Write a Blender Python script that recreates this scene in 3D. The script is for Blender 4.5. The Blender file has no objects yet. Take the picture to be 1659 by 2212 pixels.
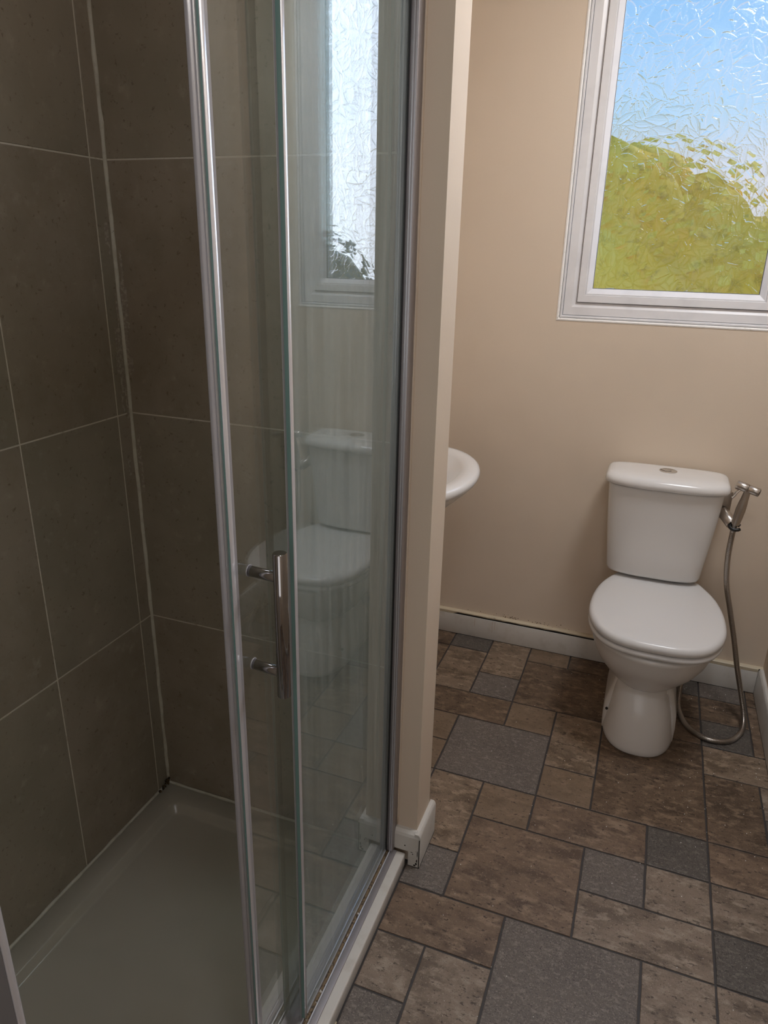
import bpy, bmesh, math, random
import numpy as np
from mathutils import Vector, Matrix
random.seed(7); rng = np.random.default_rng(11)
SC = bpy.context.scene
COL = SC.collection
PI = math.pi

# ------------------------------------------------------------------ camera
cam_d = bpy.data.cameras.new('camera'); cam = bpy.data.objects.new('camera', cam_d); COL.objects.link(cam)
F_PX, YAW, PITCH, ROLL = 1548.53, 0.3545, -0.3542, 0.0225
cam_d.sensor_fit = 'VERTICAL'; cam_d.sensor_height = 24.0; cam_d.lens = F_PX / 2212.0 * 24.0
cam_d.clip_start = 0.02; cam_d.clip_end = 200
cy, sy, cp, sp = math.cos(YAW), math.sin(YAW), math.cos(PITCH), math.sin(PITCH)
Fv = Vector((-sy*cp, cy*cp, sp)); Rv = Vector((cy, sy, 0)); Uv = Rv.cross(Fv)
cr, sr = math.cos(ROLL), math.sin(ROLL)
R2 = Rv*cr + Uv*sr; U2 = Uv*cr - Rv*sr
M = Matrix((R2, U2, -Fv)).transposed().to_4x4(); M.translation = Vector((0, 0, 1.5))
cam.matrix_world = M
SC.camera = cam

# ------------------------------------------------------------------ world, lights, exposure
SC.view_settings.view_transform = 'Standard'; SC.view_settings.look = 'None'
SC.view_settings.gamma = 1.0; SC.view_settings.use_curve_mapping = False
SC.view_settings.exposure = 0.12
SC.cycles.max_bounces = 14; SC.cycles.diffuse_bounces = 6; SC.cycles.glossy_bounces = 6
SC.cycles.transmission_bounces = 10; SC.cycles.transparent_max_bounces = 24
SC.cycles.sample_clamp_indirect = 6.0; SC.cycles.blur_glossy = 0.5
SC.cycles.use_denoising = True

SKY_STRENGTH = 1.05
world = bpy.data.worlds.new('sky'); SC.world = world; world.use_nodes = True
nt = world.node_tree; nt.nodes.clear()
wo = nt.nodes.new('ShaderNodeOutputWorld'); bg = nt.nodes.new('ShaderNodeBackground')
tc = nt.nodes.new('ShaderNodeTexCoord'); sep = nt.nodes.new('ShaderNodeSeparateXYZ'); rp = nt.nodes.new('ShaderNodeValToRGB')
nt.links.new(tc.outputs['Generated'], sep.inputs[0])
nt.links.new(sep.outputs['Z'], rp.inputs[0]); nt.links.new(rp.outputs[0], bg.inputs[0]); nt.links.new(bg.outputs[0], wo.inputs[0])
el = rp.color_ramp.elements
el[0].position = 0.0; el[0].color = (.74, .71, .80, 1)
el[1].position = 1.0; el[1].color = (.22, .42, .86, 1)
for p, c in ((.10, (.64, .70, .86)), (.15, (.44, .67, .93)), (.23, (.31, .57, .92)), (.4, (.22, .46, .88))):
    e = el.new(p); e.color = (*c, 1)
bg.inputs['Strength'].default_value = SKY_STRENGTH

def light(name, kind, loc, energy, color=(1, 1, 1), direction=None, **kw):
    d = bpy.data.lights.new(name, kind); o = bpy.data.objects.new(name, d); COL.objects.link(o)
    o.location = loc; d.energy = energy; d.color = color
    if direction is not None: o.rotation_euler = Vector(direction).to_track_quat('-Z', 'Y').to_euler()
    for k, v in kw.items(): setattr(d, k, v)
    return o
# soft hazy sun outside the window, shining down into the room
light('sun', 'SUN', (4, 6, 3), 3.0, (.84, .88, 1.0), (-.65, -.73, -.24), angle=math.radians(56))
# added fill light behind the camera; the front wall has no doorway
light('rear_fill', 'AREA', (.0, -1.12, 1.55), 4.6, (.96, .97, 1.0), (0, 1, 0), shape='RECTANGLE', size=1.0, size_y=1.4)
# two unseen fill lights added under the ceiling to brighten the room
light('ceiling_fill', 'AREA', (.10, .15, 2.55), 4.0, (.95, .94, 1.0), (0, 0, -1), shape='DISK', size=.30)
light('ceiling_fill', 'AREA', (.36, 1.80, 2.55), 14.5, (.93, .95, 1.0), (0, 0, -1), shape='DISK', size=.44)

# ------------------------------------------------------------------ helpers
def link(o, parent=None):
    COL.objects.link(o)
    if parent is not None: o.parent = parent
    return o
def tag(o, label=None, cat=None, group=None, kind=None):
    if label: o['label'] = label
    if cat: o['category'] = cat
    if group: o['group'] = group
    if kind: o['kind'] = kind
    return o
def empty(name, loc=(0, 0, 0)):
    o = bpy.data.objects.new(name, None); o.empty_display_size = .05; o.location = loc; COL.objects.link(o); return o
def obj(name, bm, mat, parent=None, smooth=False, auto=None):
    me = bpy.data.meshes.new(name)
    bmesh.ops.recalc_face_normals(bm, faces=bm.faces)
    bm.to_mesh(me); bm.free()
    for m in (mat if isinstance(mat, (list, tuple)) else [mat]): me.materials.append(m)
    if smooth:
        me.polygons.foreach_set('use_smooth', [True]*len(me.polygons))
        if auto: me.set_sharp_from_angle(angle=math.radians(auto))
    o = bpy.data.objects.new(name, me); link(o, parent)
    if parent is not None: o.matrix_parent_inverse = Matrix.Translation(-parent.location)
    return o
def bx(bm, x0, x1, y0, y1, z0, z1, bev=0, seg=2):
    r = bmesh.ops.create_cube(bm, size=1); vs = r['verts']
    for v in vs:
        v.co = Vector(((x0+x1)/2+v.co.x*(x1-x0), (y0+y1)/2+v.co.y*(y1-y0), (z0+z1)/2+v.co.z*(z1-z0)))
    if bev:
        es = {e for v in vs for e in v.link_edges}
        bmesh.ops.bevel(bm, geom=list(es), offset=bev, segments=seg, affect='EDGES', profile=.5)
    return bm
def box(name, dims, mat, parent=None, bev=0, seg=2):
    return obj(name, bx(bmesh.new(), *dims, bev=bev, seg=seg), mat, parent, smooth=bool(bev), auto=50)
def loft(bm, rings, cap0=True, cap1=True, closed=True):
    R = [[bm.verts.new(p) for p in r] for r in rings]; n = len(R[0])
    for a, b in zip(R, R[1:]):
        for i in range(n if closed else n-1):
            j = (i+1) % n
            bm.faces.new((a[i], a[j], b[j], b[i]))
    if cap0: bm.faces.new(list(reversed(R[0])))
    if cap1: bm.faces.new(R[-1])
    return R
def tube(bm, pts, rad, n=12, caps=True):
    pts = [Vector(p) for p in pts]; rads = rad if isinstance(rad, (list, tuple)) else [rad]*len(pts)
    t0 = (pts[1]-pts[0]).normalized(); a = t0.orthogonal().normalized(); rings = []
    for i, p in enumerate(pts):
        t = (pts[min(i+1, len(pts)-1)]-pts[max(i-1, 0)]).normalized()
        a = (a-t*a.dot(t)).normalized(); b = t.cross(a)
        rings.append([p+(a*math.cos(k*2*PI/n)+b*math.sin(k*2*PI/n))*rads[i] for k in range(n)])
    loft(bm, rings, caps, caps); return bm
def catmull(P, sub=12):
    P = [Vector(p) for p in P]; Q = [P[0]*2-P[1]]+P+[P[-1]*2-P[-2]]; out = []
    for i in range(1, len(Q)-2):
        for s in range(sub):
            t = s/sub; a, b, c, d = Q[i-1], Q[i], Q[i+1], Q[i+2]
            out.append(.5*((2*b)+(c-a)*t+(2*a-5*b+4*c-d)*t*t+(3*b-a-3*c+d)*t**3))
    out.append(P[-1]); return out

# ------------------------------------------------------------------ materials
def newmat(name):
    m = bpy.data.materials.new(name); m.use_nodes = True; t = m.node_tree; t.nodes.clear()
    out = t.nodes.new('ShaderNodeOutputMaterial'); return m, t, out
def pmat(name, col, rough=.5, metal=0, spec=.5, noise=None, bump=None, coat=0, ior=1.5):
    """noise = list of (scale, colour, lo, hi, detail) layers mixed over the base; bump = (scale, strength, distance)"""
    m, t, out = newmat(name); N = t.nodes.new; L = t.links.new
    p = N('ShaderNodeBsdfPrincipled'); L(p.outputs[0], out.inputs[0])
    p.inputs['Roughness'].default_value = rough; p.inputs['Metallic'].default_value = metal
    p.inputs['Specular IOR Level'].default_value = spec; p.inputs['Coat Weight'].default_value = coat
    p.inputs['IOR'].default_value = ior
    g = N('ShaderNodeNewGeometry'); cur = None
    p.inputs['Base Color'].default_value = (*col, 1)
    for (sc, c, lo, hi, det) in (noise or []):
        n = N('ShaderNodeTexNoise'); n.inputs['Detail'].default_value = det; n.inputs['Roughness'].default_value = .62
        mp = N('ShaderNodeMapping'); mp.inputs['Scale'].default_value = sc if isinstance(sc, tuple) else (sc, sc, sc)
        mp.inputs['Location'].default_value = (random.random()*9, random.random()*9, random.random()*9)
        L(g.outputs['Position'], mp.inputs[0]); L(mp.outputs[0], n.inputs[0]); n.inputs['Scale'].default_value = 1
        mr = N('ShaderNodeMapRange'); mr.inputs[1].default_value = lo; mr.inputs[2].default_value = hi; mr.clamp = True
        mr.interpolation_type = 'SMOOTHSTEP'
        L(n.outputs[0], mr.inputs[0])
        mx = N('ShaderNodeMix'); mx.data_type = 'RGBA'; L(mr.outputs[0], mx.inputs[0])
        if cur is None: mx.inputs[6].default_value = (*col, 1)
        else: L(cur, mx.inputs[6])
        mx.inputs[7].default_value = (*c, 1); cur = mx.outputs[2]
    if cur is not None: L(cur, p.inputs['Base Color'])
    if bump:
        last = None
        for (sc, st, dist) in (bump if isinstance(bump, list) else [bump]):
            n = N('ShaderNodeTexNoise'); n.inputs['Detail'].default_value = 6; n.inputs['Scale'].default_value = sc
            L(g.outputs['Position'], n.inputs[0]); b = N('ShaderNodeBump'); b.inputs['Strength'].default_value = st
            b.inputs['Distance'].default_value = dist; L(n.outputs[0], b.inputs['Height'])
            if last: L(last, b.inputs['Normal'])
            last = b.outputs[0]
        L(last, p.inputs['Normal'])
    return m
def shade(c, k): return tuple(x*k for x in c)

M_wall = pmat('magnolia_paint', (.70, .595, .48), .6, spec=.25, noise=[(1.7, (.66, .56, .45), .4, .7, 3)], bump=(160, .12, .002))
M_ceil = pmat('ceiling_paint', (.78, .75, .70), .8)
M_skirt = pmat('worn_white_gloss', (.62, .60, .56), .35, noise=[(14, (.54, .51, .46), .5, .75, 5), (60, (.30, .24, .18), .74, .80, 4)])
M_skirtcap = pmat('cream_gloss', (.60, .52, .38), .45, noise=[(40, (.25, .19, .12), .62, .74, 5)])
M_gap = pmat('dark_gap', (.012, .010, .008), .9)
M_upvc = pmat('white_upvc', (.80, .80, .82), .28, noise=[(9, (.74, .74, .76), .45, .7, 3)])
M_plaster = pmat('white_filler', (.93, .92, .90), .7, noise=[(70, (.70, .66, .6), .58, .72, 4)], bump=(120, .3, .003))
M_ceramic = pmat('white_ceramic', (.72, .71, .695), .20, spec=.5)
M_seat = pmat('white_seat_plastic', (.68, .675, .67), .25)
M_button = pmat('chrome', (.75, .75, .76), .12, metal=1)
M_steel = pmat('brushed_steel', (.52, .48, .44), .30, metal=1, bump=((400), .03, .001))
M_chrome = pmat('polished_steel', (.33, .32, .32), .06, metal=1)
M_alu = pmat('satin_aluminium', (.60, .60, .63), .38, metal=.85)
M_alu_d = pmat('grey_anodised', (.36, .34, .35), .45, metal=.6)
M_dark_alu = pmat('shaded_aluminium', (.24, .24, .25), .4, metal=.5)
M_black = pmat('black_plastic', (.01, .01, .01), .4)
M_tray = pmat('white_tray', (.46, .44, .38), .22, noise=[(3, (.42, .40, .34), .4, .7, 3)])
M_sili = pmat('old_silicone', (.62, .61, .53), .5, noise=[(30, (.52, .50, .42), .45, .7, 4), (90, (.05, .04, .02), .71, .76, 4)])
M_dirt = pmat('grimy_sealant', (.16, .11, .055), .55, noise=[(150, (.03, .02, .012), .5, .62, 5), (90, (.55, .55, .52), .60, .68, 5)], bump=(300, .6, .002))
M_grout = pmat('cream_grout', (.74, .70, .62), .85, noise=[(60, (.55, .50, .40), .55, .7, 4)])
M_mould = pmat('mould', (.03, .02, .01), .8, noise=[(200, (.2, .12, .04), .5, .6, 3)])
M_tile = pmat('taupe_stone_tile', (.36, .315, .255), .42, spec=.4,
    noise=[(5, (.30, .26, .20), .38, .66, 8), (24, (.43, .385, .32), .54, .82, 9), (90, (.22, .185, .14), .60, .70, 6), ((300, 150, 300), (.48, .43, .36), .66, .76, 3)],
    bump=(90, .15, .002))
M_tile2 = pmat('taupe_stone_tile_green', (.350, .312, .250), .42, spec=.4,
    noise=[(4, (.302, .272, .214), .38, .66, 8), (28, (.425, .383, .315), .54, .82, 9), (95, (.21, .18, .14), .60, .70, 6)], bump=(90, .15, .002))
M_joint = pmat('vinyl_joint', (.045, .040, .038), .55)

def floor_mat(name, base, hi, lo, grain, soft=False):
    if soft:
        return pmat(name, base, .46, spec=.45, noise=[((6, 8, 6), lo, .38, .80, 8), ((70, 110, 70), hi, .50, .68, 8), (200, shade(lo, .65), .54, .66, 5), (grain, shade(hi, 1.2), .56, .70, 2)], bump=[((160), .40, .0014), (420, .35, .001)])
    return pmat(name, base, .46, spec=.45, noise=[((9, 16, 9), lo, .43, .66, 9), ((26, 48, 26), hi, .48, .68, 9), ((60, 110, 60), shade(lo, .55), .57, .66, 9),
        (grain, shade(hi, 1.15), .60, .74, 2), (330, shade(lo, .55), .60, .72, 2)], bump=[((90), .45, .0020), (420, .35, .001)])
FM = dict(
    B=floor_mat('vinyl_brown', (.135, .090, .058), (.235, .165, .110), (.068, .044, .028), 260),
    N=floor_mat('vinyl_midbrown', (.175, .118, .078), (.270, .195, .135), (.095, .062, .042), 260),
    T=floor_mat('vinyl_tan', (.215, .156, .108), (.33, .25, .175), (.115, .078, .050), 240),
    L=floor_mat('vinyl_lighttan', (.235, .180, .135), (.33, .27, .21), (.135, .098, .07), 240),
    P=floor_mat('vinyl_plainochre', (.19, .133, .087), (.235, .170, .115), (.14, .096, .060), 300),
    G=floor_mat('vinyl_grey', (.140, .118, .100), (.225, .195, .170), (.098, .082, .072), 300, True),
    D=floor_mat('vinyl_slate', (.095, .082, .070), (.165, .145, .125), (.062, .054, .047), 300, True))

def pane_mat(name, tint, film, ior=1.5, streak=1.0, fcol=(.46, .53, .52)):
    """clear glass that lets light straight through: fresnel mirror over a tinted transparent sheet plus a thin limescale film"""
    m, t, out = newmat(name); N = t.nodes.new; L = t.links.new
    g = N('ShaderNodeNewGeometry'); fr = N('ShaderNodeFresnel'); mi = N('ShaderNodeMix'); mi.data_type = 'FLOAT'
    mi.inputs[2].default_value = ior; mi.inputs[3].default_value = 1/ior
    L(g.outputs['Backfacing'], mi.inputs[0]); L(mi.outputs[0], fr.inputs['IOR'])
    tr = N('ShaderNodeBsdfTransparent'); tr.inputs[0].default_value = (*tint, 1)
    gl = N('ShaderNodeBsdfGlossy'); gl.inputs['Roughness'].default_value = .0; gl.inputs[0].default_value = (.95, .97, 1, 1)
    df = N('ShaderNodeBsdfDiffuse'); df.inputs[0].default_value = (*fcol, 1)
    mp = N('ShaderNodeMapping'); mp.inputs['Scale'].default_value = (60, 60, 3); L(g.outputs['Position'], mp.inputs[0])
    n = N('ShaderNodeTexNoise'); n.inputs['Scale'].default_value = 1; n.inputs['Detail'].default_value = 5; L(mp.outputs[0], n.inputs[0])
    mr = N('ShaderNodeMapRange'); mr.inputs[1].default_value = .35; mr.inputs[2].default_value = .75
    mr.inputs[3].default_value = film*.75; mr.inputs[4].default_value = film*(1+.6*streak); L(n.outputs[0], mr.inputs[0])
    m1 = N('ShaderNodeMixShader'); L(mr.outputs[0], m1.inputs[0]); L(tr.outputs[0], m1.inputs[1]); L(df.outputs[0], m1.inputs[2])
    m2 = N('ShaderNodeMixShader'); L(fr.outputs[0], m2.inputs[0]); L(m1.outputs[0], m2.inputs[1]); L(gl.outputs[0], m2.inputs[2])
    L(m2.outputs[0], out.inputs[0]); return m
M_glass = pane_mat('shower_glass', (.90, .955, .95), .17, 1.58, streak=1.8)
M_glass_s = pane_mat('sliding_glass', (.95, .975, .96), .07, 1.55, fcol=(.50, .50, .44))
M_edge = pmat('glass_edge_green', (.15, .26, .24), .15, spec=.6)
M_seal = pmat('clear_vinyl_seal', (.34, .34, .36), .25)
M_lip = pmat('bright_trim', (.74, .75, .80), .18, metal=.45)

# obscure glass with pressed leaves: clear where flat, refracting where the relief slopes
m, t, out = newmat('leaf_pressed_glass'); N = t.nodes.new; L = t.links.new
at = N('ShaderNodeAttribute'); at.attribute_name = 'slope'
tr = N('ShaderNodeBsdfTransparent'); tr.inputs[0].default_value = (.97, .98, .98, 1)
rf = N('ShaderNodeBsdfRefraction'); rf.inputs['IOR'].default_value = 1.65; rf.inputs['Roughness'].default_value = .10
gl = N('ShaderNodeBsdfGlossy'); gl.inputs['Roughness'].default_value = .15
tl = N('ShaderNodeBsdfTranslucent'); tl.inputs[0].default_value = (.85, .88, .95, 1)
m0 = N('ShaderNodeMixShader'); m0.inputs[0].default_value = .0; L(tr.outputs[0], m0.inputs[1]); L(tl.outputs[0], m0.inputs[2])
m1 = N('ShaderNodeMixShader'); L(at.outputs['Fac'], m1.inputs[0]); L(m0.outputs[0], m1.inputs[1]); L(rf.outputs[0], m1.inputs[2])
m2 = N('ShaderNodeMixShader'); m2.inputs[0].default_value = .05; L(m1.outputs[0], m2.inputs[1]); L(gl.outputs[0], m2.inputs[2])
L(m2.outputs[0], out.inputs[0]); M_leafglass = m
M_pane_back = pane_mat('plain_glass_back', (.98, .99, .99), .0, 1.03)

# ------------------------------------------------------------------ room sizes (metres)
XL, XR, YB, YF = -1.1545, .5166, 2.584, -1.2      # left (shower) wall, right wall, window wall, wall behind the camera
YP, YP2, XE = 1.3815, 1.4875, -.4026               # partition: near face, far face, end
YT = 1.365                                         # face of the tiles on the partition
XA = -.90                                          # wall of the basin alcove
CEIL = 2.58
WK = 1.0058
def WX(x): return x*WK
def WZ(z): return 1.5+(z-1.5)*WK
wx0, wx1, wz0, wz1 = WX(-.3392), WX(.3762), WZ(1.2787), 2.50

# ------------------------------------------------------------------ structure
floor = box('floor', (XL-.1, XR+.1, YF-.1, YB+.1, -.10, -.0026), M_joint); tag(floor, kind='structure')
ceil = box('ceiling', (XL-.1, XR+.1, YF-.1, YB+.1, CEIL, CEIL+.1), M_ceil); tag(ceil, kind='structure')
def structure(name, boxes, mat):
    bm = bmesh.new()
    for b in boxes: bx(bm, *b)
    return tag(obj(name, bm, mat), kind='structure')
structure('wall_back', [(XL-.1, wx0, YB, YB+.24, 0, CEIL), (wx1, XR+.1, YB, YB+.24, 0, CEIL), (wx0, wx1, YB, YB+.24, 0, wz0), (wx0, wx1, YB, YB+.24, wz1, CEIL)], M_wall)
structure('wall_right', [(XR, XR+.1, YF-.1, YB, 0, CEIL)], M_wall)
structure('wall_front', [(XL-.1, XR+.1, YF-.1, YF, 0, CEIL)], M_wall)
wl = structure('wall_left', [(XL-.11, XL-.0012, YF, 1.43, 0, CEIL)], M_grout)
structure('wall_alcove', [(XL-.1, XA, YP2, YB, 0, CEIL)], M_wall)
wp = structure('wall_partition', [(XL-.0012, XE, YP, YP2, 0, CEIL)], M_wall)
structure('wall_shower_near', [(XL-.0012, -.45, .12, .2395, 0, CEIL)], M_wall)

# wall tiles of the shower, one by one, with recessed grout
def wall_tile(parent, axis, face, a0, a1, z0, z1, mat):
    g = .0017; th = .0013; b = .0006
    bm = bmesh.new()
    def P(a, d, z): return (face+d, a, z) if axis == 'x' else (a, face+d, z)
    sgn = -1 if axis == 'x' else 1
    a0 += g; a1 -= g; z0 += g; z1 -= g
    r0 = [P(a0, sgn*th, z0), P(a1, sgn*th, z0), P(a1, sgn*th, z1), P(a0, sgn*th, z1)]
    r1 = [P(a0, sgn*b, z0), P(a1, sgn*b, z0), P(a1, sgn*b, z1), P(a0, sgn*b, z1)]
    r2 = [P(a0+b, 0, z0+b), P(a1-b, 0, z0+b), P(a1-b, 0, z1-b), P(a0+b, 0, z1-b)]
    loft(bm, [r0, r1, r2])
    return obj('wall_tile', bm, mat, parent)
ZR = [.030, .5735, 1.1170, 1.6610, 2.2050, CEIL]
YC_ = [YT, 1.3200, 1.0356, .7512, .4668, .2405]
for r in range(5):
    for c in range(5):
        wall_tile(wl, 'x', XL, YC_[c+1], YC_[c], ZR[r], ZR[r+1], M_tile if (r+c) % 2 else M_tile2)
bm = bmesh.new(); bx(bm, XL-.0012, -.4935, YT+.0012, YP, 0, CEIL)
obj('grout_bed', bm, M_grout, wp)
XC_ = [XL, -.4925]
for r in range(5):
    for c in range(1):
        wall_tile(wp, 'y', YT, XC_[c], XC_[c+1], ZR[r], ZR[r+1], M_tile if (r+c) % 2 == 0 else M_tile2)
# silicone in the tiled corner, wavy and stained
def bead(name, pts, rad, mat, parent, jit=.0012, n=8):
    P = [Vector(p) for p in pts]; out = []; rr = []
    for a, b in zip(P, P[1:]):
        k = max(2, int((b-a).length/.03))
        for i in range(k):
            out.append(a.lerp(b, i/k)+Vector((random.uniform(-jit, jit), random.uniform(-jit, jit), 0))*.6); rr.append(rad*random.uniform(.82, 1.18))
    out.append(P[-1]); rr.append(rad)
    bm = bmesh.new(); tube(bm, out, rr, n); return obj(name, bm, mat, parent, smooth=True)
bead('silicone_bead', [(XL+.001, YT-.001, .03), (XL+.001, YT-.001, CEIL)], .0052, M_sili, wl)
smear = bmesh.new()
for k in range(26):     # dried filler smears either side of the corner bead
    z = random.uniform(.95, 1.52); h = random.uniform(.03, .12); w = random.uniform(.004, .016)
    if random.random() < .45: y = YT-random.uniform(.004, .022); bx(smear, XL-.0002, XL+random.uniform(.0003, .0012), y-w, y, z, z+h)
    else: x = XL+random.uniform(.005, .016); bx(smear, x, x+w*.7, YT-random.uniform(.0003, .0012), YT+.0002, z-.1, z-.1+h)
M_smear = pmat('dried_filler', (.46, .42, .36), .8, noise=[(120, (.33, .29, .24), .40, .55, 5)])
obj('filler_smear', smear, M_smear, wl)
mo = bmesh.new()
for k in range(34):
    s = random.uniform(.0015, .005); a = random.random()
    p = (XL+.002+random.uniform(0, .006), YT-.004-random.uniform(0, .05)*a, .030+random.uniform(0, .022)*(1-a))
    bmesh.ops.create_icosphere(mo, subdivisions=1, radius=s, matrix=Matrix.Translation(p))
tag(obj('mould_spots', mo, M_mould, wl), kind='stuff')

# ------------------------------------------------------------------ floor tiles
GX, GY = lambda i: .004+.1553*i, lambda j: 1.309+.1452*j
TL = [(-5, -4, 8, 9, 'B'), (-4, -3, 8, 9, 'D'), (-3, -2, 7, 9, 'T'), (-2, -1, 8, 9, 'P'), (-1, 1, 8, 9, 'B'), (1, 2, 8, 9, 'D'), (2, 3, 8, 9, 'G'), (3, 4, 8, 9, 'B'),
      (-5, -4, 6, 8, 'B'), (-4, -3, 6, 8, 'T'), (-3, -2, 6, 7, 'G'), (-2, 0, 6, 8, 'B'), (0, 2, 7, 8, 'B'), (0, 2, 6, 7, 'B'), (2, 3, 7, 8, 'B'), (2, 3, 6, 7, 'D'), (3, 4, 6, 8, 'N'),
      (-4, -2, 5, 6, 'B'), (-2, -1, 5, 6, 'P'), (-1, 0, 4, 6, 'T'), (-4, -3, 4, 5, 'P'), (-4, -3, 3, 4, 'P'), (-3, -1, 3, 5, 'G'), (-1, 0, 3, 4, 'P'),
      (0, 2, 3, 6, 'B'), (2, 4, 5, 6, 'T'), (2, 3, 3, 5, 'B'), (3, 4, 4, 5, 'L'), (3, 4, 3, 4, 'D'),
      (-3, -2, 1, 3, 'T'), (-2, -1, 2, 3, 'P'), (-1, 1, 2, 3, 'N'), (1, 2, 2, 3, 'D'), (2, 4, 2, 3, 'N'),
      (-3, -2, 0, 1, 'G'), (-2, 0, 0, 2, 'N'), (0, 1, 1, 2, 'G'), (1, 2, 1, 2, 'L'), (2, 4, 1, 2, 'L'), (0, 2, 0, 1, 'L'), (2, 3, 0, 1, 'D'), (3, 4, 0, 1, 'N'),
      (-3, -1, -1, 0, 'N'), (-1, 1, -2, 0, 'G'), (1, 2, -2, 0, 'L'), (2, 4, -1, 0, 'L'), (-3, -2, -2, -1, 'L'), (-2, -1, -3, -1, 'L'), (-3, -2, -3, -2, 'G')]
occ = {(i, j) for a, b, c, d, _ in TL for i in range(a, b) for j in range(c, d)}
for j in range(8, -18, -1):
    for i in range(-6, 4):
        if (i, j) in occ: continue
        w = 2 if random.random() < .4 and (i+1, j) not in occ and i+1 < 4 else 1
        h = 2 if random.random() < .35 and all((i+k, j-1) not in occ for k in range(w)) else 1
        TL.append((i, i+w, j-h+1, j+1, random.choice('BNTLPGD')))
        occ |= {(i+a, j-b) for a in range(w) for b in range(h)}
def floor_tile(x0, x1, y0, y1, mat, dz):
    bm = bmesh.new(); g = .0020
    x0 += g; x1 -= g; y0 += g; y1 -= g
    def ring(ins, z, jit):
        pts = []
        cs = [(x0+ins, y0+ins), (x1-ins, y0+ins), (x1-ins, y1-ins), (x0+ins, y1-ins)]
        for k in range(4):
            a, b = cs[k], cs[(k+1) % 4]; n = 5
            for s in range(n):
                t = s/n; j = JT[(k*n+s)]*jit
                nx, ny = (b[1]-a[1]), -(b[0]-a[0]); l = math.hypot(nx, ny)
                pts.append((a[0]+(b[0]-a[0])*t-nx/l*abs(j), a[1]+(b[1]-a[1])*t-ny/l*abs(j), z))
        return pts
    JT = [random.uniform(-1, 1) for _ in range(20)]
    loft(bm, [ring(0, -.0024, .0012), ring(.0003, -.0006, .0012), ring(.0014, dz, .0014)], cap0=False)
    return obj('floor_tile', bm, mat, floor)
for (i0, i1, j0, j1, ty) in TL:
    x0, x1, y0, y1 = GX(i0), GX(i1), GY(j0), GY(j1)
    lim = XA if y1 > YP2+.005 else -.4245
    if y0 < 1.37: lim = -.4245
    x0 = max(x0, lim); x1 = min(x1, XR-.001); y1 = min(y1, YB-.001); y0 = max(y0, YF)
    if x1-x0 < .012 or y1-y0 < .012: continue
    floor_tile(x0, x1, y0, y1, FM[ty], 0.0)
gr = bmesh.new()
for k in range(230):        # specks of plaster grit dropped on the floor
    x = random.uniform(-.35, .49); y = random.uniform(.9, 2.5)
    if random.random() < .5: x = random.uniform(.23, .49); y = random.uniform(1.7, 2.54)
    if .0 < x < .23 and y > 2.03: continue
    if .22 < x < .47 and 2.17 < y < 2.40: continue
    bmesh.ops.create_icosphere(gr, subdivisions=1, radius=random.uniform(.0004, .0014), matrix=Matrix.Translation((x, y, .0006)))
tag(obj('plaster_grit', gr, M_plaster), 'tiny white specks of plaster grit scattered over the tiled floor', 'grit', kind='stuff')

# ------------------------------------------------------------------ skirting boards
def skirting(name, prof, p0, p1, normal, mats):
    pass
sk = empty('baseboard_back'); tag(sk, kind='structure')
box('board', (XA, XR, 2.5689, YB, 0, .0885), M_skirt, sk, bev=.001)
bm = bmesh.new()
n = 60
rg = []
for k in range(n+1):
    x = XA+(XR-XA)*k/n; w = random.uniform(-.0008, .0008); lo = .0945+random.uniform(-.001, .0012)+(.0015 if -.62 < x < .05 else -.0050)
    rg.append([(x, YB, lo), (x, 2.5695+w, lo), (x, 2.5688+w, .1005), (x, 2.573, .1045), (x, YB, .1055)])
loft(bm, rg)
obj('top_edge', bm, M_skirtcap, sk, smooth=True, auto=40)
box('crack', (XA, XR, 2.5715, YB, .0885, .0950), M_gap, sk)
box('floor_gap', (XA, XR, 2.5680, YB, .0, .0016), M_gap, sk)
bm = bmesh.new()
for k in range(60):
    x = random.choice([random.gauss(-.40, .03), random.gauss(-.25, .05), random.uniform(-.6, .0)])
    bmesh.ops.create_icosphere(bm, subdivisions=1, radius=random.uniform(.0008, .0022), matrix=Matrix.Translation((x, YB, .107+abs(random.gauss(0, .006))))@Matrix.Scale(.2, 4, (0, 1, 0)))
tag(obj('damp_spots', bm, M_mould, sk), kind='stuff')
M_drip = pmat('rusty_drip', (.52, .40, .32), .5)
bm = bmesh.new()
for x, h in ((-.545, .035), (-.472, .05), (-.462, .035)): bx(bm, x, x+.0016, 2.5684, 2.569, .085-h, .085)
obj('drip_stain', bm, M_drip, sk)
def chamfer_board(axis, f, w, a0, a1, h, ch, name, mat, parent):
    """skirting length with a sloping top edge; f = front face coordinate, w = wall coordinate"""
    def P(d, a, z): return (d, a, z) if axis == 'x' else (a, d, z)
    s = 1 if f > w else -1
    prof = [(w, 0), (f, 0), (f, h-ch), (f-s*ch*.25, h-ch*.35), (f-s*ch*.6, h), (w, h)]
    bm = bmesh.new(); loft(bm, [[P(d, a, z) for d, z in prof] for a in (a0, a1)])
    return obj(name, bm, mat, parent, smooth=True, auto=35)
skr = empty('baseboard_right'); tag(skr, kind='structure')
chamfer_board('x', .5016, XR, YF, 2.5675, .1045, .010, 'board', M_skirt, skr)
box('floor_gap', (.5008, XR, YF, 2.5675, 0, .0014), M_gap, skr)
box('corner_gap', (.5012, XR, 2.5672, 2.5690, .0, .103), M_gap, skr)
skp = empty('baseboard_partition'); tag(skp, kind='structure')
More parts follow.
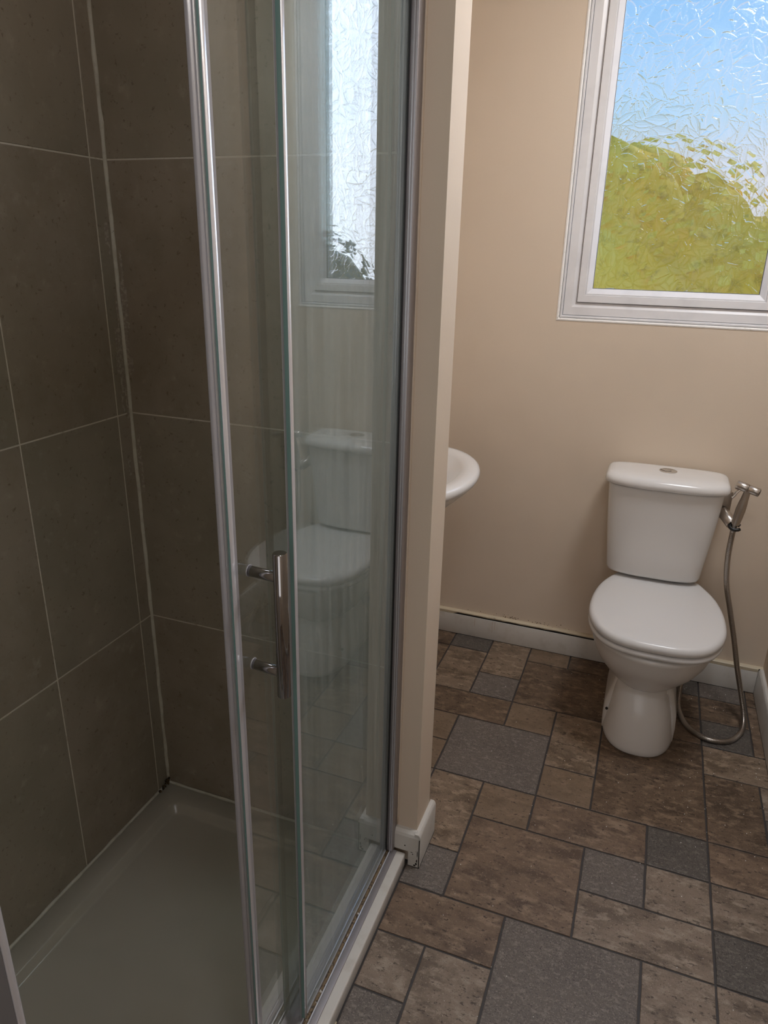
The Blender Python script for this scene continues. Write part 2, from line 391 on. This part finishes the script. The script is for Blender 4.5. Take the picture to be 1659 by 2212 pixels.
# short front piece, notched round the shower tray
prof = [(YP, 0), (1.3645, 0), (1.3645, .088), (1.3675, .096), (1.3745, .1060), (YP, .1065)]
def notch(xa, xb, zlo):
    bm = bmesh.new()
    pf = [(YP, zlo), (1.3645, zlo), (1.3645, .092), (1.3672, .099), (1.3735, .1060), (YP, .1065)]
    cutx = xb-.0005
    loft(bm, [[(x - (max(0, z-.090)*.55 if x > -.395 else 0), y, z) for y, z in pf] for x in (xa, xb)])
    return bm
bm = notch(-.4180, -.3905, .001); tmp = bpy.data.meshes.new('tmp'); b2 = notch(-.4575, -.4180, .046); b2.to_mesh(tmp); b2.free(); bm.from_mesh(tmp); bpy.data.meshes.remove(tmp)
obj('front_board', bm, M_skirt, skp)
chamfer_board('x', -.3875, XE, 1.3662, 1.5010, .1045, .010, 'side_board', M_skirt, skp)
box('corner_gap', (-.3905, -.3885, 1.3650, YP, .0, .090), M_gap, skp)
box('floor_gap', (-.4180, -.3868, 1.3640, 1.5012, 0, .0016), M_gap, skp)
bm = bmesh.new()
for (x, z, sx, sz) in ((-.4275, .062, .0022, .0022), (-.409, .046, .0035, .0012), (-.406, .0405, .0015, .0025), (-.3975, .052, .001, .001), (-.396, .012, .003, .004), (-.400, .006, .004, .003), (-.3945, .022, .0018, .006), (-.3935, .045, .0012, .012)):
    bmesh.ops.create_icosphere(bm, subdivisions=1, radius=1, matrix=Matrix.Translation((x, 1.3644, z))@Matrix.Diagonal((sx, .0004, sz, 1)))
obj('paint_chip', bm, M_gap, skp)

# ------------------------------------------------------------------ window
win = empty('window_1', (0, YB, wz0)); tag(win, kind='structure')
def frame_ring(name, prof, mat, x0, x1, z0, z1, auto=25, jit=0):
    """profile (inset, depth) swept round the rectangle with mitred corners"""
    bm = bmesh.new(); rows = []
    for d, y in prof:
        rows.append([bm.verts.new((x0+d, YB+y, z0+d)), bm.verts.new((x1-d, YB+y, z0+d)), bm.verts.new((x1-d, YB+y, z1-d)), bm.verts.new((x0+d, YB+y, z1-d))])
    k = len(rows)
    for a in range(k):
        b = (a+1) % k
        for i in range(4):
            j = (i+1) % 4
            bm.faces.new((rows[a][i], rows[a][j], rows[b][j], rows[b][i]))
    return obj(name, bm, mat, win, smooth=False)
frame_ring('sealant_edge', [(-.001, .02), (-.001, -.0015), (.003, -.0030), (.0075, -.001), (.008, .007), (.0085, .02)], M_plaster, wx0, wx1, wz0, wz1)
frame_ring('trim_bead', [(.009, .02), (.009, .004), (.011, .001), (.0150, .001), (.0170, .006), (.017, .02)], M_upvc, wx0, wx1, wz0, wz1)
frame_ring('outer_frame', [(.0178, .07), (.0178, .008), (.0195, .005), (.045, .005), (.0595, .012), (.0595, .07)], M_upvc, wx0, wx1, wz0, wz1)
frame_ring('sash', [(.0615, .07), (.0615, .004), (.0630, .002), (.0850, .002), (.0865, .004), (.0865, .07)], M_upvc, wx0, wx1, wz0, wz1)
frame_ring('rebate_gap', [(.0595, .06), (.0595, .013), (.0615, .013), (.0615, .06)], M_gap, wx0, wx1, wz0, wz1)
frame_ring('glazing_bead', [(.0870, .03), (.0870, .004), (.0900, .004), (.1060, .018), (.1060, .03)], M_upvc, wx0, wx1, wz0, wz1)
M_gasket = pmat('grey_gasket', (.10, .10, .12), .5)
frame_ring('gasket', [(.1055, .028), (.1055, .019), (.1075, .0195), (.1075, .028)], M_gasket, wx0, wx1, wz0, wz1)
frame_ring('outer_reveal', [(-.002, .24), (-.002, .071), (.10, .071), (.10, .09), (.012, .09), (.012, .24)], M_upvc, wx0, wx1, wz0, wz1)

# the pressed-leaf pane: a height field of overlapping veined leaves
px0, px1, pz0, pz1 = wx0+.106, wx1-.106, wz0+.106, wz1-.106
STEP = .00125
nx = int((px1-px0)/STEP); nz = int((pz1-pz0)/STEP)
gx = np.linspace(px0, px1, nx); gz = np.linspace(pz0, pz1, nz); X, Z = np.meshgrid(gx, gz)
H = np.zeros_like(X); E = np.zeros_like(X)
nl = int((px1-px0)*(pz1-pz0)/(.056*.028)*2.2)
for k in range(nl):
    cx, cz = rng.uniform(px0-.02, px1+.02), rng.uniform(pz0-.02, pz1+.02)
    for q in range(rng.integers(1, 4)):
        th = rng.uniform(0, 2*PI); Ln = rng.uniform(.045, .078); Wd = Ln*rng.uniform(.18, .27)
        bend = rng.uniform(-6, 6)
        i0 = max(0, int((cx-Ln-px0)/STEP)); i1 = min(nx, int((cx+Ln-px0)/STEP)+1)
        j0 = max(0, int((cz-Ln-pz0)/STEP)); j1 = min(nz, int((cz+Ln-pz0)/STEP)+1)
        if i1 <= i0 or j1 <= j0: continue
        dx = X[j0:j1, i0:i1]-cx; dz = Z[j0:j1, i0:i1]-cz
        u = dx*math.cos(th)+dz*math.sin(th); v = -dx*math.sin(th)+dz*math.cos(th); v = v-bend*u*(Ln-u)
        tt = np.clip(u/Ln, 0, 1); w = Wd*np.sin(PI*tt**.80)**.85*(1-.25*tt)+1e-6
        ins = (u > 0) & (u < Ln) & (np.abs(v) < w)
        r = np.clip(np.abs(v)/w, 0, 1)
        dome = .00145*np.sqrt(np.clip(1-r**2.2, 0, 1))
        rib = -.00028*np.exp(-(v/.0007)**2)
        vein = .00007*np.sin((u-np.abs(v)*1.2)*2*PI/.0042)*(r < .88)
        hs = dome+rib+vein+rng.uniform(0, .00025)
        H[j0:j1, i0:i1] = np.where(ins, hs, H[j0:j1, i0:i1])
H += .00006*rng.standard_normal(H.shape)
hx = np.gradient(H, STEP, axis=1); hz = np.gradient(H, STEP, axis=0); S = np.sqrt(hx**2+hz**2)
S = np.clip((S-.05)/.45, 0, 1)**.8*.70+.12
me = bpy.data.meshes.new('leaf_glass')
ypane = YB+.021
co = np.empty((nz*nx, 3)); co[:, 0] = X.ravel(); co[:, 1] = ypane-H.ravel(); co[:, 2] = Z.ravel()
idx = np.arange(nz*nx).reshape(nz, nx)
q = np.stack([idx[:-1, :-1], idx[:-1, 1:], idx[1:, 1:], idx[1:, :-1]], -1).reshape(-1, 4)
me.vertices.add(len(co)); me.vertices.foreach_set('co', co.ravel())
me.loops.add(q.size); me.loops.foreach_set('vertex_index', q.ravel().astype(np.int32))
me.polygons.add(len(q)); me.polygons.foreach_set('loop_start', np.arange(0, q.size, 4, dtype=np.int32)); me.polygons.foreach_set('loop_total', np.full(len(q), 4, dtype=np.int32))
me.polygons.foreach_set('use_smooth', [True]*len(q))
me.update(calc_edges=True)
a = me.attributes.new('slope', 'FLOAT', 'POINT'); a.data.foreach_set('value', S.ravel())
me.materials.append(M_leafglass)
pane = bpy.data.objects.new('glass_pane', me); link(pane, win); pane.matrix_parent_inverse = Matrix.Translation(-win.location)
tag(pane, 'obscured window pane pressed with a leaf pattern')
box('outer_pane', (px0, px1, YB+.040, YB+.044, pz0, pz1), M_pane_back, win)

# ------------------------------------------------------------------ outside
M_grass = pmat('grass', (.10, .12, .05), .9, noise=[(3, (.14, .15, .05), .4, .6, 5)])
tag(box('lawn', (-16, 16, YB+.4, 40, -.7, -.6), M_grass), kind='structure')
def leaf_mat(name, c, c2): return pmat(name, c, .7, noise=[(2.2, c2, .4, .62, 6), (9, shade(c, .6), .5, .7, 6)])
M_hedge = leaf_mat('hedge_leaves', (.95, .62, .05), (.98, .70, .10)); M_hedge2 = leaf_mat('hedge_leaves_green', (.36, .38, .14), (.46, .42, .14))
M_hedge3 = leaf_mat('hedge_leaves_grey', (.26, .31, .33), (.36, .41, .44)); M_bark = pmat('bark', (.09, .06, .04), .9)
def shrub(name, x, y, zc, rx, ry, rz, mat, label, seed):
    r = random.Random(seed); root = empty(name, (x, y, -.6))
    bm = bmesh.new(); bmesh.ops.create_icosphere(bm, subdivisions=4, radius=1)
    for v in bm.verts:
        d = v.co.copy()
        k = 1+.10*math.sin(d.x*5+seed)+.09*math.sin(d.z*7+seed*2)+.06*math.sin(d.y*11+d.x*9)+r.uniform(-.05, .05)
        v.co = Vector((x+d.x*rx*k, y+d.y*ry*k, zc+d.z*rz*k))
    obj('foliage', bm, mat, root, smooth=True)
    bm = bmesh.new()
    for q in range(2600):
        d = Vector((r.gauss(0, 1), r.gauss(0, 1), r.gauss(0, 1))).normalized(); s = r.uniform(.03, .07)
        e_ = r.uniform(.96, 1.16); c = Vector((x+d.x*rx*e_, y+d.y*ry*e_, zc+d.z*rz*e_)); a = d.orthogonal().normalized(); b = d.cross(a)+d*.4
        vs = [bm.verts.new(c+a*s), bm.verts.new(c+b*s*.6), bm.verts.new(c-a*s), bm.verts.new(c-b*s*.6)]; bm.faces.new(vs)
    tag(obj('leaf_cluster', bm, mat, root), kind='stuff')
    bm = bmesh.new(); tube(bm, [(x, y, -.6), (x+.02, y, zc-rz*.5)], [.09, .06], 8); obj('stem', bm, M_bark, root, smooth=True)
    tag(root, label, 'shrub', 'shrubs outside the window'); return root
shrub('garden_shrub', -.25, 6.6, .85, 1.50, .8, 1.32, M_hedge, 'yellow-green shrub filling the lower part of the obscured window', 3)
shrub('garden_shrub', -3.6, 6.9, .75, 1.15, .8, 1.15, M_hedge2, 'duller green shrub standing to the left of the yellow-green one', 5)
shrub('garden_shrub', 2.85, 6.9, .55, 1.10, .8, 1.15, M_hedge3, 'grey-green shrub mirrored at the foot of the window in the shower glass', 13)

# ------------------------------------------------------------------ shower tray
tr_ = empty('shower_tray', (-.79, .8, 0))
tx0, tx1, ty0, ty1 = XL+.0015, -.432, .2405, YT-.001
def rrect(x0, x1, y0, y1, z, r, n=5):
    pts = []
    for cx, cy_, a0 in ((x1-r, y1-r, 0), (x0+r, y1-r, 90), (x0+r, y0+r, 180), (x1-r, y0+r, 270)):
        for k in range(n+1):
            a = math.radians(a0+90*k/n); pts.append((cx+r*math.cos(a), cy_+r*math.sin(a), z))
    return pts
bm = bmesh.new(); rw = .060
I = lambda d, z, r: rrect(tx0+d, tx1-d, ty0+d, ty1-d, z, r)
loft(bm, [I(0, 0, .002), I(0, .024, .002), I(.004, .0285, .004), I(rw-.004, .0275, .02), I(rw, .0265, .022), I(rw+.003, .024, .022), I(rw+.010, .009, .024), I(rw+.014, .0055, .026), I(rw+.020, .0045, .030), I(.20, .0035, .06)])
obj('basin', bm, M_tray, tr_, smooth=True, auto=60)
box('door_side_rim', (-.4605, -.4245, ty0, ty1-.0005, .0, .040), M_skirt, tr_, bev=.004, seg=3)
bead('edge_sealant', [(-.4240, .3, .0016), (-.4240, .93, .0016)], .0022, M_skirtcap, tr_, n=6)
bm = bmesh.new(); tube(bm, [(tx0+.55, .45, .0045), (tx0+.55, .45, .0095)], .045, 24); obj('waste_cover', bm, M_chrome, tr_, smooth=True, auto=40)
tag(tr_, 'white low shower tray with raised rim behind the sliding glass door', 'shower tray')
bead('tray_sealant', [(XL+.003, .25, .0300), (XL+.003, YT-.003, .0300), (-.50, YT-.003, .0300)], .0042, M_sili, tr_)

# ------------------------------------------------------------------ shower enclosure
enc = empty('shower_enclosure', (-.475, .85, 0.04)); TOP = 1.93
XG, XS = -.4755, -.4985                 # fixed pane, sliding pane
tag(enc, 'sliding-door shower enclosure of clear glass in satin aluminium profiles', 'shower screen')
tk = box('bottom_track', (-.4605, -.4470, .3115, 1.3585, .0400, .0440), M_alu_d, enc, bev=.0008)
box('track_channel', (-.5120, -.4605, .3115, 1.3585, .0290, .0415), M_alu_d, enc)
bead('dirty_seal', [(-.4685, .32, .0425), (-.4685, 1.356, .0425)], .0048, M_dirt, enc, jit=.002)
box('seal_strip', (-.4755, -.4737, .3115, 1.3585, .0410, .0468), M_lip, enc)
box('seal_strip', (-.4640, -.4612, .3115, 1.3585, .0410, .0455), M_lip, enc)
fp = box('fixed_pane', (XG-.003, XG+.003, .8870, 1.3650, .0460, TOP-.01), M_glass, enc)
tag(fp, 'fixed glass pane')
box('pane_edge', (XG-.0031, XG+.0031, .8852, .8872, .0460, TOP-.01), M_edge, fp)
box('pane_edge', (XG-.0040, XG-.0031, .8800, .8960, .0460, TOP-.01), M_seal, fp)
box('edge_trim', (XG+.0031, XG+.0042, .8852, .8945, .0460, TOP-.01), M_lip, fp, bev=.0004)
box('pane_gasket', (XG-.0045, XG+.0045, .8950, 1.3560, .0420, .0500), M_seal, fp)
sd = box('sliding_door', (XS-.003, XS+.003, .7530, 1.3350, .0500, TOP-.02), M_glass_s, enc)
tag(sd, 'sliding glass door pane')
box('door_edge', (XS-.0031, XS+.0031, .7505, .7532, .0500, TOP-.02), M_edge, sd)
box('edge_seal', (XS-.0050, XS-.0005, .7360, .7505, .0480, TOP-.02), M_seal, sd, bev=.001)
box('edge_seal_lip', (XS-.0005, XS+.0008, .7440, .7505, .0480, TOP-.02), M_alu, sd)
box('edge_trim', (XS+.0031, XS+.0043, .7505, .7600, .0480, TOP-.02), M_lip, sd, bev=.0004)
box('edge_trim', (XS+.0031, XS+.0039, .7606, .7660, .0480, TOP-.02), M_seal, sd)
box('far_edge', (XS-.0031, XS+.0031, 1.3350, 1.3362, .0500, TOP-.02), M_edge, sd)
box('roller_rail', (-.515, -.455, .3115, 1.3580, TOP-.012, TOP+.035), M_alu, enc, bev=.003)
# channel on the partition
bm = bmesh.new()
bx(bm, -.4905, -.4560, 1.3585, YP, .0400, TOP+.04, bev=.0012)
obj('wall_profile', bm, M_alu_d, enc, smooth=True, auto=40)
bm = bmesh.new(); bx(bm, -.4706, -.4560, 1.3480, 1.3600, .0460, TOP, bev=.0012); bx(bm, -.4905, -.4800, 1.3480, 1.3600, .0460, TOP, bev=.0012)
obj('profile_lip', bm, M_alu_d, enc, smooth=True, auto=40)
box('profile_gasket', (-.4722, -.4703, 1.3440, 1.3600, .0460, TOP), M_black, enc)
box('profile_bead', (-.4640, -.4628, 1.3470, 1.3485, .0460, TOP), M_lip, enc)
box('profile_bead', (-.4590, -.4580, 1.3470, 1.3485, .0460, TOP), M_lip, enc)
bead('profile_sealant', [(-.4545, YP-.001, .11), (-.4545, YP-.001, 2.0)], .0028, M_wall, enc, jit=.0006)
bead('grimy_corner', [(-.475, 1.352, .048), (-.466, 1.357, .052), (-.459, 1.360, .060)], .0045, M_dirt, enc)
# post of the opening next to the camera
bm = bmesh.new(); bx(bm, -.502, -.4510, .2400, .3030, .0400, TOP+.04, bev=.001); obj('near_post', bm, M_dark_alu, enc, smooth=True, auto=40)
bm = bmesh.new(); bx(bm, -.4900, -.4500, .3032, .3115, .0400, TOP+.04, bev=.003, seg=3); obj('post_lip', bm, M_lip, enc, smooth=True, auto=40)
# handle: bar on two stand-offs
HX, HY = -.4405, .7875
def cyl(name, a, b, r, mat, parent, n=24, bev=.0012):
    a = Vector(a); b = Vector(b); d = (b-a).normalized(); bm = bmesh.new()
    tube(bm, [a, a+d*1e-5, a+d*bev, b-d*bev, b-d*1e-5, b], [r-bev, r-bev, r, r, r-bev, r-bev], n)
    return obj(name, bm, mat, parent, smooth=True, auto=50)
cyl('handle_bar', (HX, HY, .8800), (HX, HY-.0008, 1.1080), .0102, M_chrome, sd, 32)
for z in (1.0680, .9165):
    cyl('handle_post', (XS+.003, .7955, z), (HX, HY, z+.002), .0078, M_chrome, sd, 24)
    cyl('post_washer', (XS+.003, .7955, z), (XS+.0042, .7955, z), .0092, M_seal, sd, 24, .0004)

# ------------------------------------------------------------------ toilet
to = empty('toilet', (.11, 2.3, 0)); tag(to, 'white close-coupled toilet with closed lid under the window', 'toilet')
def egg(cx, hw, yf, yb, z, nf=2.1, nb=2.6, n=56, ymid=None, skew=0):
    ym = ymid if ymid is not None else yf+(yb-yf)*.42; pts = []
    for k in range(n):
        a = 2*PI*k/n; c, s = math.cos(a), math.sin(a)
        e = nf if s < 0 else nb
        x = cx+hw*math.copysign(abs(c)**(2/e), c)
        y = ym+(ym-yf if s < 0 else yb-ym)*math.copysign(abs(s)**(2/e), s)
        pts.append((x+skew*(y-ym), y, z))
    return pts
bm = bmesh.new(); C = .112
loft(bm, [egg(C, .1105, 2.042, 2.470, .0005, 2.5), egg(C, .1125, 2.038, 2.470, .006, 2.5), egg(C, .1115, 2.040, 2.468, .02, 2.5), egg(C, .1050, 2.046, 2.462, .06, 2.6),
          egg(C-.001, .0980, 2.056, 2.455, .10, 2.7), egg(C-.003, .0900, 2.070, 2.450, .14, 2.8), egg(C-.006, .0830, 2.086, 2.445, .17, 2.9), egg(C-.007, .0790, 2.098, 2.440, .192, 3.0),
          egg(C-.007, .0775, 2.104, 2.440, .200, 2.7),
          egg(C-.006, .0860, 2.094, 2.440, .205, 2.4), egg(C-.005, .1100, 2.070, 2.445, .223, 2.15), egg(C-.004, .1350, 2.048, 2.455, .247, 2.05), egg(C-.003, .1560, 2.022, 2.465, .275, 2.0),
          egg(C-.002, .1730, 1.998, 2.475, .310, 2.0), egg(C-.001, .1830, 1.982, 2.482, .345, 2.0), egg(C, .1880, 1.974, 2.490, .366, 2.0), egg(C, .1915, 1.970, 2.492, .374, 2.0), egg(C, .1910, 1.971, 2.492, .381, 2.0), egg(C, .1860, 1.977, 2.490, .3855, 2.0),
          egg(C, .1400, 2.030, 2.470, .3855, 2.0), egg(C, .1300, 2.045, 2.40, .36, 2.0), egg(C, .06, 2.12, 2.30, .27, 2.0)])
obj('bowl', bm, M_ceramic, to, smooth=True, auto=48)
# rear wings of the pedestal, carrying the floor screws
for sgn in (-1, 1):
    xb = C+sgn*.112; xt = C-.006+sgn*.080; bm = bmesh.new()
    R = []
    for z, xo, yf, yb in ((.0006, xb+sgn*.0015, 2.150, 2.465), (.045, xb+sgn*.0035, 2.155, 2.465), (.085, xb+sgn*.001, 2.160, 2.460), (.12, xb-sgn*.008, 2.164, 2.455), (.155, xb-sgn*.017, 2.168, 2.45), (.197, xt+sgn*.001, 2.160, 2.445)):
        xi = C
        R.append([(xi, yf+.055, z), (xo-sgn*.012, yf+.0, z), (xo-sgn*.002, yf+.012, z), (xo, yf+.04, z), (xo, yb-.05, z), (xo-sgn*.03, yb, z), (xi, yb, z)])
    loft(bm, R)
    obj('pedestal_wing', bm, M_ceramic, to, smooth=True, auto=42)
bm = bmesh.new(); tube(bm, [(.0125, 2.1640, .071), (.0085, 2.1560, .0745)], [.0082, .0074], 18); obj('screw_cap', bm, M_seat, to, smooth=True, auto=40)
bm = bmesh.new(); tube(bm, [(.0090, 2.1570, .0740), (.0080, 2.1550, .0750)], [.0050, .0050], 16); obj('screw_hole', bm, M_black, to)
bm = bmesh.new(); bx(bm, -.015, .225, 2.44, 2.562, .33, .4515, bev=.02, seg=4); obj('cistern_shelf', bm, M_ceramic, to, smooth=True)
# seat and lid
LP = [(2.474, .118), (2.470, .130), (2.43, .152), (2.36, .180), (2.28, .1965), (2.20, .2020), (2.13, .1985), (2.07, .1830), (2.02, .1560), (1.985, .1150), (1.968, .0600), (1.965, 0)]
def outline(grow, z, dcx=0):
    half = catmull([(w, y, 0) for y, w in LP], 5); pts = []
    cx = .1125+dcx
    R_ = [(p.x, p.y) for p in half]
    full = [(cx+w, y) for w, y in R_]+[(cx-w, y) for w, y in reversed(R_[:-1])]
    c = Vector((cx, 2.2)); out = []
    for k, (x, y) in enumerate(full):
        a = Vector(full[k-1]); b = Vector(full[(k+1) % len(full)]); t = (b-a)
        nrm = Vector((-t.y, t.x)).normalized()
        if nrm.dot(Vector((x, y))-c) < 0: nrm = -nrm
        q = Vector((x, y))+nrm*grow; out.append((q.x, q.y, z))
    return out
def inner(f, z):
    return [(.1125+(x-.1125)*f, 2.22+(y-2.22)*f, z) for x, y, _ in outline(-.014, 0)]
bm = bmesh.new()
loft(bm, [outline(-.020, .3900), outline(-.011, .3905), outline(-.0025, .3935), outline(.0005, .4000), outline(-.0010, .4065), outline(-.008, .4105), inner(.9, .4105)])
obj('seat_ring', bm, M_seat, to, smooth=True, auto=60)
bm = bmesh.new()
loft(bm, [outline(-.014, .4125), outline(-.004, .4135), outline(.0006, .4180), outline(.0016, .4260), outline(.0000, .4330), outline(-.004, .4385), outline(-.009, .4415), inner(1.0, .4428), inner(.9, .4440), inner(.6, .4455), inner(.3, .4460), inner(.03, .4462)])
obj('lid', bm, M_seat, to, smooth=True, auto=60)
for x in (.045, .175): cyl('hinge', (x-.018, 2.486, .405), (x+.018, 2.486, .405), .010, M_seat, to, 16)
# cistern
def cis(hw, yf, yb, z, bow=.018, cx=.088, n=44, e=5.5):
    pts = []; ym = (yf+yb)/2; hy = (yb-yf)/2
    for k in range(n):
        a = 2*PI*(k+.5)/n; c, s_ = math.cos(a), math.sin(a)
        x = math.copysign(abs(c)**(2/e), c); y = math.copysign(abs(s_)**(2/(e if s_ < 0 else 9)), s_)
        yy = ym+hy*y
        if y < 0: yy += bow*abs(x)**2*(-y)
        pts.append((cx+hw*x, yy, z))
    return pts
bm = bmesh.new()
loft(bm, [cis(.135, 2.415, 2.555, .452), cis(.148, 2.402, 2.56, .458), cis(.153, 2.396, 2.562, .470), cis(.160, 2.390, 2.562, .54), cis(.168, 2.382, 2.562, .62), cis(.175, 2.376, 2.562, .70), cis(.180, 2.372, 2.562, .777)])
obj('cistern', bm, M_ceramic, to, smooth=True, auto=55)
bm = bmesh.new()
loft(bm, [cis(.172, 2.376, 2.562, .7800, .024), cis(.187, 2.362, 2.564, .7803, .026), cis(.1915, 2.358, 2.565, .783, .026), cis(.1935, 2.355, 2.566, .790, .026), cis(.1925, 2.356, 2.566, .799, .026), cis(.189, 2.361, 2.564, .8075, .026), cis(.182, 2.370, 2.560, .8135, .025, e=4.5), cis(.165, 2.388, 2.550, .8175, .020, e=4), cis(.12, 2.415, 2.535, .8195, .012, e=3)])
obj('cistern_lid', bm, M_ceramic, to, smooth=True, auto=60)
bc = (.0885, 2.478)
bm = bmesh.new(); tube(bm, [(bc[0], bc[1], .818), (bc[0], bc[1], .8212), (bc[0], bc[1], .8222)], [.0285, .0285, .0265], 32); fb = obj('flush_button', bm, M_button, to, smooth=True, auto=40)
arc = [(bc[0]-.006+.020*math.cos(a), bc[1]+.016+.028*math.sin(a), .8224) for a in [math.radians(200+k*15) for k in range(9)]]
bm = bmesh.new(); tube(bm, arc, .0009, 6); obj('button_split', bm, M_black, fb)

# ------------------------------------------------------------------ bidet spray
ho = empty('spray_holder', (.27, 2.45, .72)); tag(ho, 'brushed steel hook holder hanging on the cistern side', 'holder')
bm = bmesh.new(); bx(bm, .2500, .2930, 2.4600, 2.4625, .706, .7790, bev=.0008); bx(bm, .2560, .2895, 2.4700, 2.545, .7775, .7790)
obj('hook_plate', bm, M_steel, ho, smooth=True, auto=40)
cyl('socket', (.2700, 2.4590, .7120), (.3020, 2.4160, .6860), .0185, M_steel, ho, 28)
bm = bmesh.new()
ax = Vector((.3040, 2.4080, .6820))
for s0, s1 in ((-1, 1),):
    ring = []
    for k in range(13):
        a = math.radians(35+k*290/12)
        ring.append(ax+Vector((.0160*math.cos(a)+.007, -.016*math.sin(a)*.75-.0035, -.006*math.sin(a))))
    tube(bm, ring, .0058, 8)
obj('clip', bm, M_black, ho, smooth=True)
sp_ = empty('bidet_sprayer', (.31, 2.41, .70)); tag(sp_, 'brushed steel hand bidet sprayer with ribbed metal hose beside the cistern', 'bidet sprayer')
b0, b1 = Vector((.3085, 2.4060, .6830)), Vector((.3250, 2.4010, .8080))
bm = bmesh.new(); ts = [0, .02, .06, .07, .20, .45, .62, .78, .92, 1.0]; rs = [.0085, .0095, .0098, .0128, .0140, .0150, .0138, .0115, .0103, .0100]
tube(bm, [b0.lerp(b1, t) for t in ts], rs, 24); obj('grip', bm, M_steel, sp_, smooth=True, auto=50)
hd0, hd1 = Vector((.2930, 2.4170, .8190)), Vector((.3580, 2.3930, .8070))
hm = hd0.lerp(hd1, .52)
cyl('spray_head', hd0, hm, .0142, M_steel, sp_, 28); cyl('spray_head', hm+(hd1-hd0)*.01, hd1, .0134, M_steel, sp_, 28)
dn = (hd1-hd0).normalized()
cyl('nozzle', hd1-dn*.001, hd1+dn*.0006, .0095, M_black, sp_, 20, .0003)
bm = bmesh.new(); P = catmull([(.3060, 2.4080, .8070), (.2980, 2.4060, .8000), (.2900, 2.4030, .7860), (.2840, 2.4000, .7790)], 5)
R = []
for p in P: R.append([p+Vector((0, -.0085, 0)), p+Vector((.0032, -.002, -.0022)), p+Vector((0, .0085, 0)), p+Vector((-.0032, .002, .0022))])
loft(bm, R); obj('trigger', bm, M_steel, sp_, smooth=True)
hp = [b0, (.3070, 2.4050, .655), (.3085, 2.4080, .575), (.3210, 2.4150, .480), (.3480, 2.4180, .385), (.3770, 2.4120, .285), (.4020, 2.3980, .190), (.4270, 2.3780, .105), (.4440, 2.345, .042), (.4385, 2.290, .011), (.3950, 2.222, .0085), (.3340, 2.206, .0085), (.2800, 2.240, .0085), (.2520, 2.300, .012), (.2400, 2.36, .03), (.245, 2.45, .10), (.25, 2.535, .20)]
raw = catmull(hp, 40); seg = [0]
for p, q_ in zip(raw, raw[1:]): seg.append(seg[-1]+(q_-p).length)
NR = int(seg[-1]/.0011); pts = []; k = 0
for i in range(NR):
    d = seg[-1]*i/(NR-1)
    while k < len(seg)-2 and seg[k+1] < d: k += 1
    pts.append(raw[k].lerp(raw[k+1], (d-seg[k])/max(1e-9, seg[k+1]-seg[k])))
bm = bmesh.new(); tube(bm, pts, [.0090 if i % 3 else .0070 for i in range(NR)], 10)
obj('hose', bm, M_steel, sp_, smooth=True, auto=50)
cyl('hose_nut', (.3083, 2.4058, .690), (.3072, 2.4050, .662), .0085, M_steel, sp_, 12)

# ------------------------------------------------------------------ wash basin in the alcove
wb = empty('wash_basin', (XA, 1.99, .80)); tag(wb, 'white wall-hung wash basin peeping out from behind the partition', 'wash basin')
def bas(xf, hw, z, xb=XA+.001, n=40, x0=-.665):
    pts = []
    for k in range(n+1):
        a = -PI/2+PI*k/n; pts.append((x0+(xf-x0)*max(0, math.cos(a))**.95, 1.995+hw*math.sin(a), z))
    pts += [(xb, 1.995+hw*.96, z), (xb, 1.995-hw*.96, z)]
    return pts
bm = bmesh.new()
loft(bm, [bas(-.66, .10, .690, x0=-.76), bas(-.60, .16, .715, x0=-.74), bas(-.545, .215, .755, x0=-.71), bas(-.495, .262, .800), bas(-.468, .288, .826), bas(-.455, .299, .840), bas(-.450, .304, .852), bas(-.453, .303, .862), bas(-.462, .296, .868), bas(-.480, .284, .8695), bas(-.500, .264, .866, XA+.10), bas(-.512, .252, .858, XA+.11), bas(-.55, .22, .81, XA+.13, x0=-.70), bas(-.60, .15, .765, XA+.16, x0=-.70)])
obj('bowl', bm, M_ceramic, wb, smooth=True, auto=60)
cyl('tap_body', (XA+.06, 1.995, .867), (XA+.06, 1.995, .935), .016, M_chrome, wb)
cyl('tap_spout', (XA+.06, 1.995, .925), (XA+.145, 1.995, .905), .010, M_chrome, wb)
cyl('tap_lever', (XA+.06, 1.995, .936), (XA+.085, 1.995, .965), .006, M_chrome, wb)
